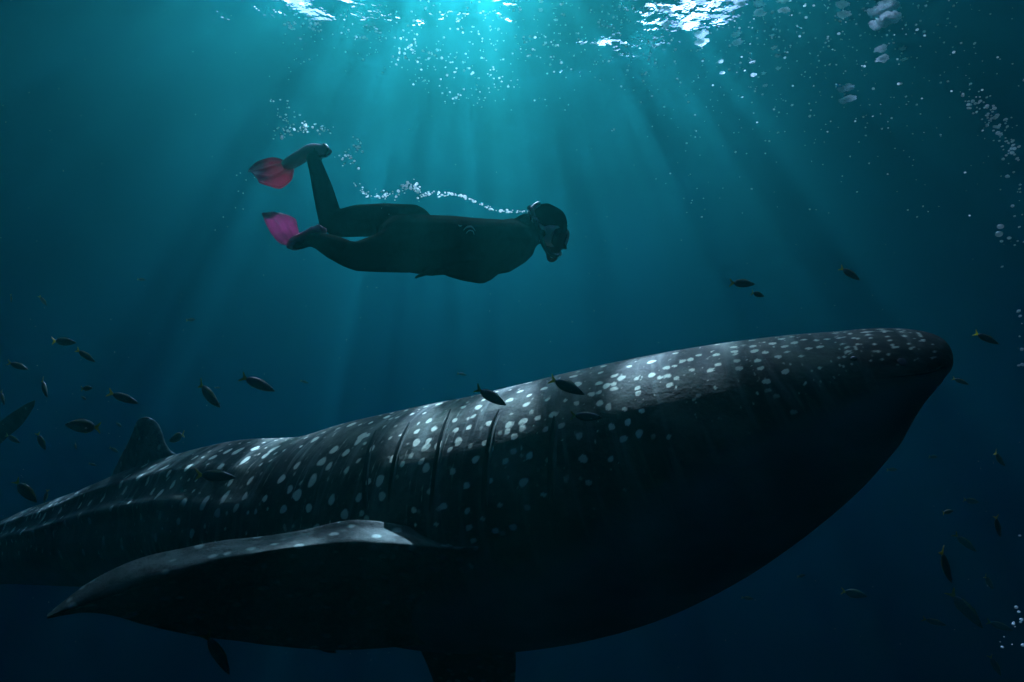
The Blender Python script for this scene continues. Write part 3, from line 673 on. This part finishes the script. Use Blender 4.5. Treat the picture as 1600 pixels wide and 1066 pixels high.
FISH = [
 (100,534,40,4,4.2,'dark oval fish with yellow tail, uppermost large fish of the left school',0),
 (133,556,32,34,4.4,'dark fish angled nose down just below the uppermost fish of the left school',1),
 (28,572,32,20,4.5,'dark fish near the left edge level with the pair above the school',0),
 (68,607,34,48,4.3,'steeply nose down dark fish in the left school with greenish tail',1),
 (136,607,24,-4,5.2,'small dark fish facing right above a tiny round fish',0),
 (131,622,12,20,6.5,'tiny round dark fish just under a small fish in the left school',3),
 (194,622,46,20,4.4,'slim dark fish alone above and left of the dorsal fin',2),
 (325,618,56,36,3.9,'dark nose down fish, lower of the two between dorsal fin and diver',1),
 (403,600,52,25,3.9,'dark fish with bright yellow tail, upper of the two right of the dorsal fin',0),
 (130,666,56,184,4.0,'large oval greenish fish facing left, left of the dorsal fin',3),
 (277,684,34,158,4.3,'yellowish fish nose down just right of the dorsal fin tip',3),
 (67,470,16,62,6.5,'tiny nose down fish high above the left school',1),
 (18,467,13,80,7.5,'tiny upright fish high up near the left edge',2),
 (221,437,14,6,9,'faint tiny fish highest on the left, in open water',0),
 (298,500,16,-5,9,'faint tiny fish in open water below the pink fins',0),
 (64,690,28,68,4.6,'silvery fish pointing down left of the dorsal fin, with yellow tail',1),
 (20,686,24,30,5.0,'dark fish just under the tail lobe at the left edge',3),
 (118,697,13,60,7.5,'tiny round fish below the oval greenish fish',3),
 (40,768,44,52,4.4,'dark nose down fish above the shark tail near the left edge',3),
 (71,776,20,95,5.2,'yellow finned fish pointing down beside a dark one above the shark tail',1),
 (337,744,60,4,3.4,'dark fish with yellow tail in front of the shark flank below the dorsal fin',0),
 (768,620,50,32,2.35,'dark fish with upright green tail, leftmost of three at the shark back',1),
 (886,604,54,24,2.30,'dark fish with yellow tail, topmost of three near the shark head',0),
 (916,651,46,4,2.25,'dark fish with pale outline, lowest of three in front of the gills',0),
 (1160,443,40,2,3.6,'dark oval fish above the shark head, larger of the close pair',0),
 (1183,460,27,12,4.2,'slim dark fish just below the larger of the pair above the head',2),
 (1328,428,34,34,4.0,'dark nose down fish alone above the shark snout',0),
 (1541,529,34,30,4.5,'dark fish in front of and above the shark mouth',2),
 (1501,596,20,26,5.0,'small dark fish right in front of the shark mouth',0),
 (1560,717,34,42,5.0,'dark slanting fish at the right edge level with the lower jaw',2),
 (1458,714,17,5,9,'faint small fish below the jaw, the paler and higher of two',0),
 (1394,734,18,0,8,'faint small fish closest to the shark throat line',0),
 (1518,783,24,10,9,'faint blurred fish above the small level fish on the right',3),
 (1480,800,24,-2,5.0,'small level dark fish above the large diving fish on the right',2),
 (1558,822,34,74,4.4,'narrow dark fish diving steeply near the right edge',2),
 (1508,848,32,44,6.0,'dim nose down fish between the steep one and the large diving one',0),
 (1475,884,60,62,3.6,'largest dark diving fish at the lower right with a yellow green tail',2),
 (1545,910,30,50,8,'faint diving fish right of the largest diving fish',0),
 (1335,928,36,10,7.0,'faint fish under the throat with a greenish tail, apart from the others',3),
 (1509,952,54,55,6.0,'large dim diving fish lowest of the right school',0),
 (1460,972,30,12,8,'faint level fish left of the large dim diving fish',0),
 (1562,978,30,15,8,'faint level fish right of the large dim diving fish',0),
 (1555,1040,28,70,7,'faint diving fish in the bottom right corner',0),
 (341,1020,70,60,2.6,'slim fish with yellow tail diving below the pectoral fin',2),
 (505,1010,46,12,3.4,'barely lit fish with yellow tail under the pectoral fin root',0),
 (722,585,14,10,8,'tiny fish just above the middle of the shark back',0),
 (476,597,12,20,9,'faint tiny fish right of the yellow tailed pair',0),
 (145,726,14,10,9,'faint tiny fish between the dorsal fin and the school',0),
 (340,606,10,0,10,'faintest tiny fish above the lower yellow tailed fish',0),
 (1252,900,15,0,9,'faint small fish under the throat, highest there',0),
 (1168,935,16,0,9,'faint small fish under the throat, close to the belly line',3),
 (3,622,24,60,4.0,'silvery fish cut off by the left edge above the tail lobe',1),
 (178,703,15,30,8,'faint tiny fish directly left of the dorsal fin',3),
 (186,664,13,20,9,'faintest fish between the oval fish and the dorsal fin',3),
]
for (px, py, ln, an, d, lb, kd_) in FISH: fish(px, py, ln, an, d, lb, kd_, small=ln < 20)

# ------------------------------------------------------------------ bubbles, foam, drifting specks
bub_m = new_mat('air_bubble'); b = NB(bub_m)
t1 = b.n('ShaderNodeBsdfTranslucent', Color=(.80,.97,1,1)); g1 = b.n('ShaderNodeBsdfGlossy', Color=(1,1,1,1), Roughness=.25)
d1 = b.n('ShaderNodeBsdfDiffuse', Color=(.78,.95,1,1))
a1 = b.n('ShaderNodeMixShader', Fac=.5); b.set(a1.inputs[1], t1.outputs[0]); b.set(a1.inputs[2], d1.outputs[0])
a2 = b.n('ShaderNodeMixShader', Fac=.15); b.set(a2.inputs[1], a1.outputs[0]); b.set(a2.inputs[2], g1.outputs[0]); tp = b.n('ShaderNodeBsdfTransparent'); a3 = b.n('ShaderNodeMixShader', Fac=.62); b.set(a3.inputs[1], tp.outputs[0]); b.set(a3.inputs[2], a2.outputs[0]); b.out(a3.outputs[0])
BM = []
for k in range(4):                       # slightly squashed, lens shaped and lumpy bubbles
    v = ICO2[0].copy(); v[:, 2] *= (.95, .8, .7, .85)[k]; v *= 1+.06*np.sin(v[:, [0]]*3+k)
    me = bpy.data.meshes.new('bubble'); me.from_pydata(v.tolist(), [], ICO2[1]); me.materials.append(bub_m)
    me.polygons.foreach_set('use_smooth', np.ones(len(me.polygons), dtype=bool)); BM.append(me)
BUB = []                                 # px, py, depth, radius px, cluster
def scatter(pts, n_, jit, d, dj, r0, r1, cl):
    c = catmull(pts, 200)
    for _ in range(n_):
        q = c[random.randrange(200)]; BUB.append((q[0]+random.gauss(0, jit), q[1]+random.gauss(0, jit), d+random.uniform(-dj, dj), r0+(r1-r0)*random.random()**2.2, cl))
CL = [('round silver bubble in the trail over the diver back', 'bubbles trailing behind the diver'),
      ('bright bubble in the cluster around the raised fin', 'bubbles around the raised fin'),
      ('bright bubble in the curtain rising to the surface above the fins', 'bubbles rising to the surface'),
      ('bright bubble drifting under the surface on the right', 'bubbles under the surface on the right'),
      ('bright bubble in the column along the right edge', 'bubble column along the right edge')]
scatter([(826,330), (800,331), (770,328), (748,318), (728,308), (706,303)], 70, 1.1, 3.12, .05, .7, 1.9, 0)
scatter([(706,303), (690,306), (672,302), (655,304)], 34, 2.2, 3.2, .08, .8, 2.1, 0)
scatter([(628,296), (636,290), (646,292), (652,297)], 46, 4.0, 3.2, .08, .8, 2.4, 0)
scatter([(622,308), (605,304), (590,306), (574,302), (562,294), (554,288)], 44, 4.0, 3.2, .1, .7, 2.0, 0)
scatter([(556,216), (562,228), (548,240), (534,248), (558,262)], 34, 5.5, 3.35, .1, .7, 2.1, 1)
scatter([(434,212), (446,206), (462,201), (480,199), (496,203), (512,205)], 60, 5.0, 3.4, .12, .7, 2.3, 1)
scatter([(430,150), (440,170), (450,185), (436,200)], 26, 8, 3.5, .15, .6, 1.5, 1)
scatter([(388,286), (370,300), (392,276), (320,372)], 10, 12, 3.8, .2, .5, 1.0, 1)
scatter([(452,42), (470,33), (488,36), (498,48)], 36, 4.5, 6.0, .4, .9, 2.4, 2)
scatter([(450,60), (470,90), (455,110)], 14, 12, 6.0, .4, .6, 1.4, 2)
scatter([(535,48), (590,52), (640,72), (690,95), (740,100), (800,130)], 130, 12, 6.2, .6, .7, 2.0, 2)
scatter([(560,80), (640,110), (680,140), (720,152), (780,150)], 60, 10, 6.2, .6, .6, 1.6, 2)
scatter([(700,20), (820,60), (900,60), (1000,90)], 60, 28, 6.4, .8, .6, 1.9, 3)
for _ in range(420):
    px = random.triangular(820, 1600, 1250); py = abs(random.gauss(0, 95))
    BUB.append((px, py, random.uniform(5, 8), .55+1.5*random.random()**3, 3))
for _ in range(150): BUB.append((random.uniform(1000, 1600), random.uniform(60, 340), random.uniform(3, 6), .5+1.0*random.random()**3, 3))
for _ in range(260): BUB.append((random.gauss(860, 190), abs(random.gauss(0, 70)), random.uniform(5, 8), .6+1.3*random.random()**2.5, 2 if random.random() < .4 else 3))
scatter([(1518,155), (1535,170), (1555,190), (1568,208), (1580,240)], 95, 9, 2.8, .2, .9, 2.9, 4)
scatter([(1590,70), (1597,180), (1580,270), (1585,300), (1592,420)], 26, 9, 2.8, .2, .7, 2.2, 4)
scatter([(1594,440), (1596,560), (1586,600), (1588,950), (1592,965), (1568,1010)], 12, 6, 2.6, .2, .8, 2.0, 4)
for px, py, r in ((1563,354,4), (1561,366,4.5), (1577,372,2.6), (1565,377,2.2), (1582,322,2.4), (1574,276,3), (1588,949,2.6), (1592,956,2.0), (1596,968,2.4), (1566,1011,2.2), (1598,1008,2.4), (1592,486,2.4), (1597,546,2.6), (1598,570,2.6), (1594,494,2)): BUB.append((px, py, 2.6, r, 4))
for _ in range(60): BUB.append((random.uniform(820, 1100), random.uniform(0, 130), random.uniform(5, 8), .7+1.2*random.random()**2, 3))
BUB = [q for q in BUB if P(q[0], q[1], q[2]).z < SURF-.25]
BUB.sort(key=lambda q: -q[3])
for px, py, d, r, cl in BUB[:300]:
    o = bpy.data.objects.new('bubble', random.choice(BM)); COL.objects.link(o); o.location = P(px, py, d)
    s = 1.15*r*d/F; o.scale = (s*random.uniform(.9, 1.25), s*random.uniform(.9, 1.1), s*random.uniform(.75, 1.05)); o.rotation_euler = (random.uniform(-.4, .4), random.uniform(-.4, .4), random.uniform(0, 6.28))
    tag(o, CL[cl][0], 'bubble', CL[cl][1])
v, f = [], []
for px, py, d, r, cl in BUB[300:]:
    c = P(px, py, d); s = 1.35*r*d/F; o0 = len(v)
    v.extend([(c.x+x*s*1.1, c.y+y*s, c.z+z*s*.9) for x, y, z in ICO1[0]]); f.extend([tuple(i+o0 for i in q) for q in ICO1[1]])
o = link_mesh('bubbles', v, f, bub_m); tag(o, 'haze of tiny bright bubbles near the surface', kind='stuff')
# foam patches floating at the surface
foam_m = new_mat('foam'); b = NB(foam_m); tc = b.n('ShaderNodeTexCoord').outputs['Object']
t1 = b.n('ShaderNodeBsdfTranslucent', Color=(1,1,1,1)); d1 = b.n('ShaderNodeBsdfDiffuse', Color=(.92,.95,.95,1)); tp = b.n('ShaderNodeBsdfTransparent')
a1 = b.n('ShaderNodeMixShader', Fac=.35); b.set(a1.inputs[1], t1.outputs[0]); b.set(a1.inputs[2], d1.outputs[0])
holes = b.ramp(b.noise(tc, 12, 4, .7), .35, .65, .55, .95)
a2 = b.n('ShaderNodeMixShader', Fac=holes); b.set(a2.inputs[1], tp.outputs[0]); b.set(a2.inputs[2], a1.outputs[0]); b.out(a2.outputs[0])
FOAM = [(1325,155,17,'solid white oval foam patch, lowest and largest on the right'), (1385,36,34,'longest ragged foam streak at the top right'), (1318,24,16,'flat foam patch left of the longest streak'),
        (1382,93,17,'thin pale foam sliver below the longest streak'), (1412,93,9,'small foam sliver right of a thin pale one'), (1096,64,18,'double foam streak in the top middle right'), (1150,68,15,'ragged foam patch right of the double streak'),
        (1046,36,13,'foam patch at the top left of the foam field'), (1120,8,12,'foam patch touching the top edge of the photo'), (1155,6,14,'second foam patch touching the top edge, right of another'), (1187,20,16,'broken foam streak sloping right below the top edge'),
        (1225,15,13,'small foam streak left of the flat patch'), (1210,75,9,'tiny foam dab right of the ragged patch'), (1218,107,8,'small oval foam dab mid right below the streaks'), (1180,117,10,'low foam dab, left of two'), (1195,134,8,'lowest small foam dab under two others'),
        (1130,114,8,'leftmost low foam dab'), (845,15,8,'foam glint right of the sun glare'), (846,2,6,'foam glint at the top edge in the sun glare'), (868,31,6,'small foam glint below the sun glare'), (1048,20,9,'upper foam dab of the field\'s left end')]
for i, (px, py, rp, lb) in enumerate(FOAM):
    d0 = P(px, py, 1); d = (SURF-.10)/d0.z; c = P(px, py, d); s = .8*rp*d/F; bm = bmesh.new()
    for k in range(9 if rp > 12 and i else 5):
        if k == 0: cx_ = cy_ = 0.0
        else: cx_, cy_ = ((cx_+random.uniform(-.3, .3))*.9, (cy_+random.uniform(-.2, .2))*.9) if i else (random.gauss(0, .2), random.gauss(0, .15))
        q = random.uniform(.3, .5) if i else .6
        vs_ = bmesh.ops.create_icosphere(bm, subdivisions=3, radius=1)['verts']
        up_ = [vv for vv in vs_ if vv.co.z > .2]; vs_ = [vv for vv in vs_ if vv.co.z <= .2]; bmesh.ops.delete(bm, geom=up_, context='VERTS')   # a film of froth, open to the air above
        for vv in vs_:
            x, y, z = vv.co; r_ = 1+.18*math.sin(5*x+k)+.15*math.sin(6*y+2*k+i)
            vv.co = Vector((c.x+(cx_*1.3+x*q*1.1*r_)*s, c.y+(cy_+y*q*.8*r_)*s*1.3, c.z+z*q*s*.12*r_+random.uniform(0, .004)))
    me = bpy.data.meshes.new('foam_patch'); bm.to_mesh(me); bm.free(); me.materials.append(foam_m)
    me.polygons.foreach_set('use_smooth', np.ones(len(me.polygons), dtype=bool))
    o = bpy.data.objects.new('foam_patch', me); COL.objects.link(o); tag(o, lb, 'foam', 'foam patches floating at the surface')
# drifting plankton
v, f = [], []
pl_m = principled('plankton', (.35,.36,.33), .7)
for _ in range(420):
    d = random.uniform(1.0, 6); c = P(random.uniform(-40, 1640), random.uniform(-20, 1080), d); s = random.uniform(.25, .6)*d/F; o0 = len(v)
    if c.z > SURF-.3: continue
    v.extend([(c.x+x*s*1.5, c.y+y*s, c.z+z*s) for x, y, z in ICO1[0]]); f.extend([tuple(i+o0 for i in q) for q in ICO1[1]])
o = link_mesh('plankton', v, f, pl_m); tag(o, 'pale plankton specks drifting in the water', kind='stuff')
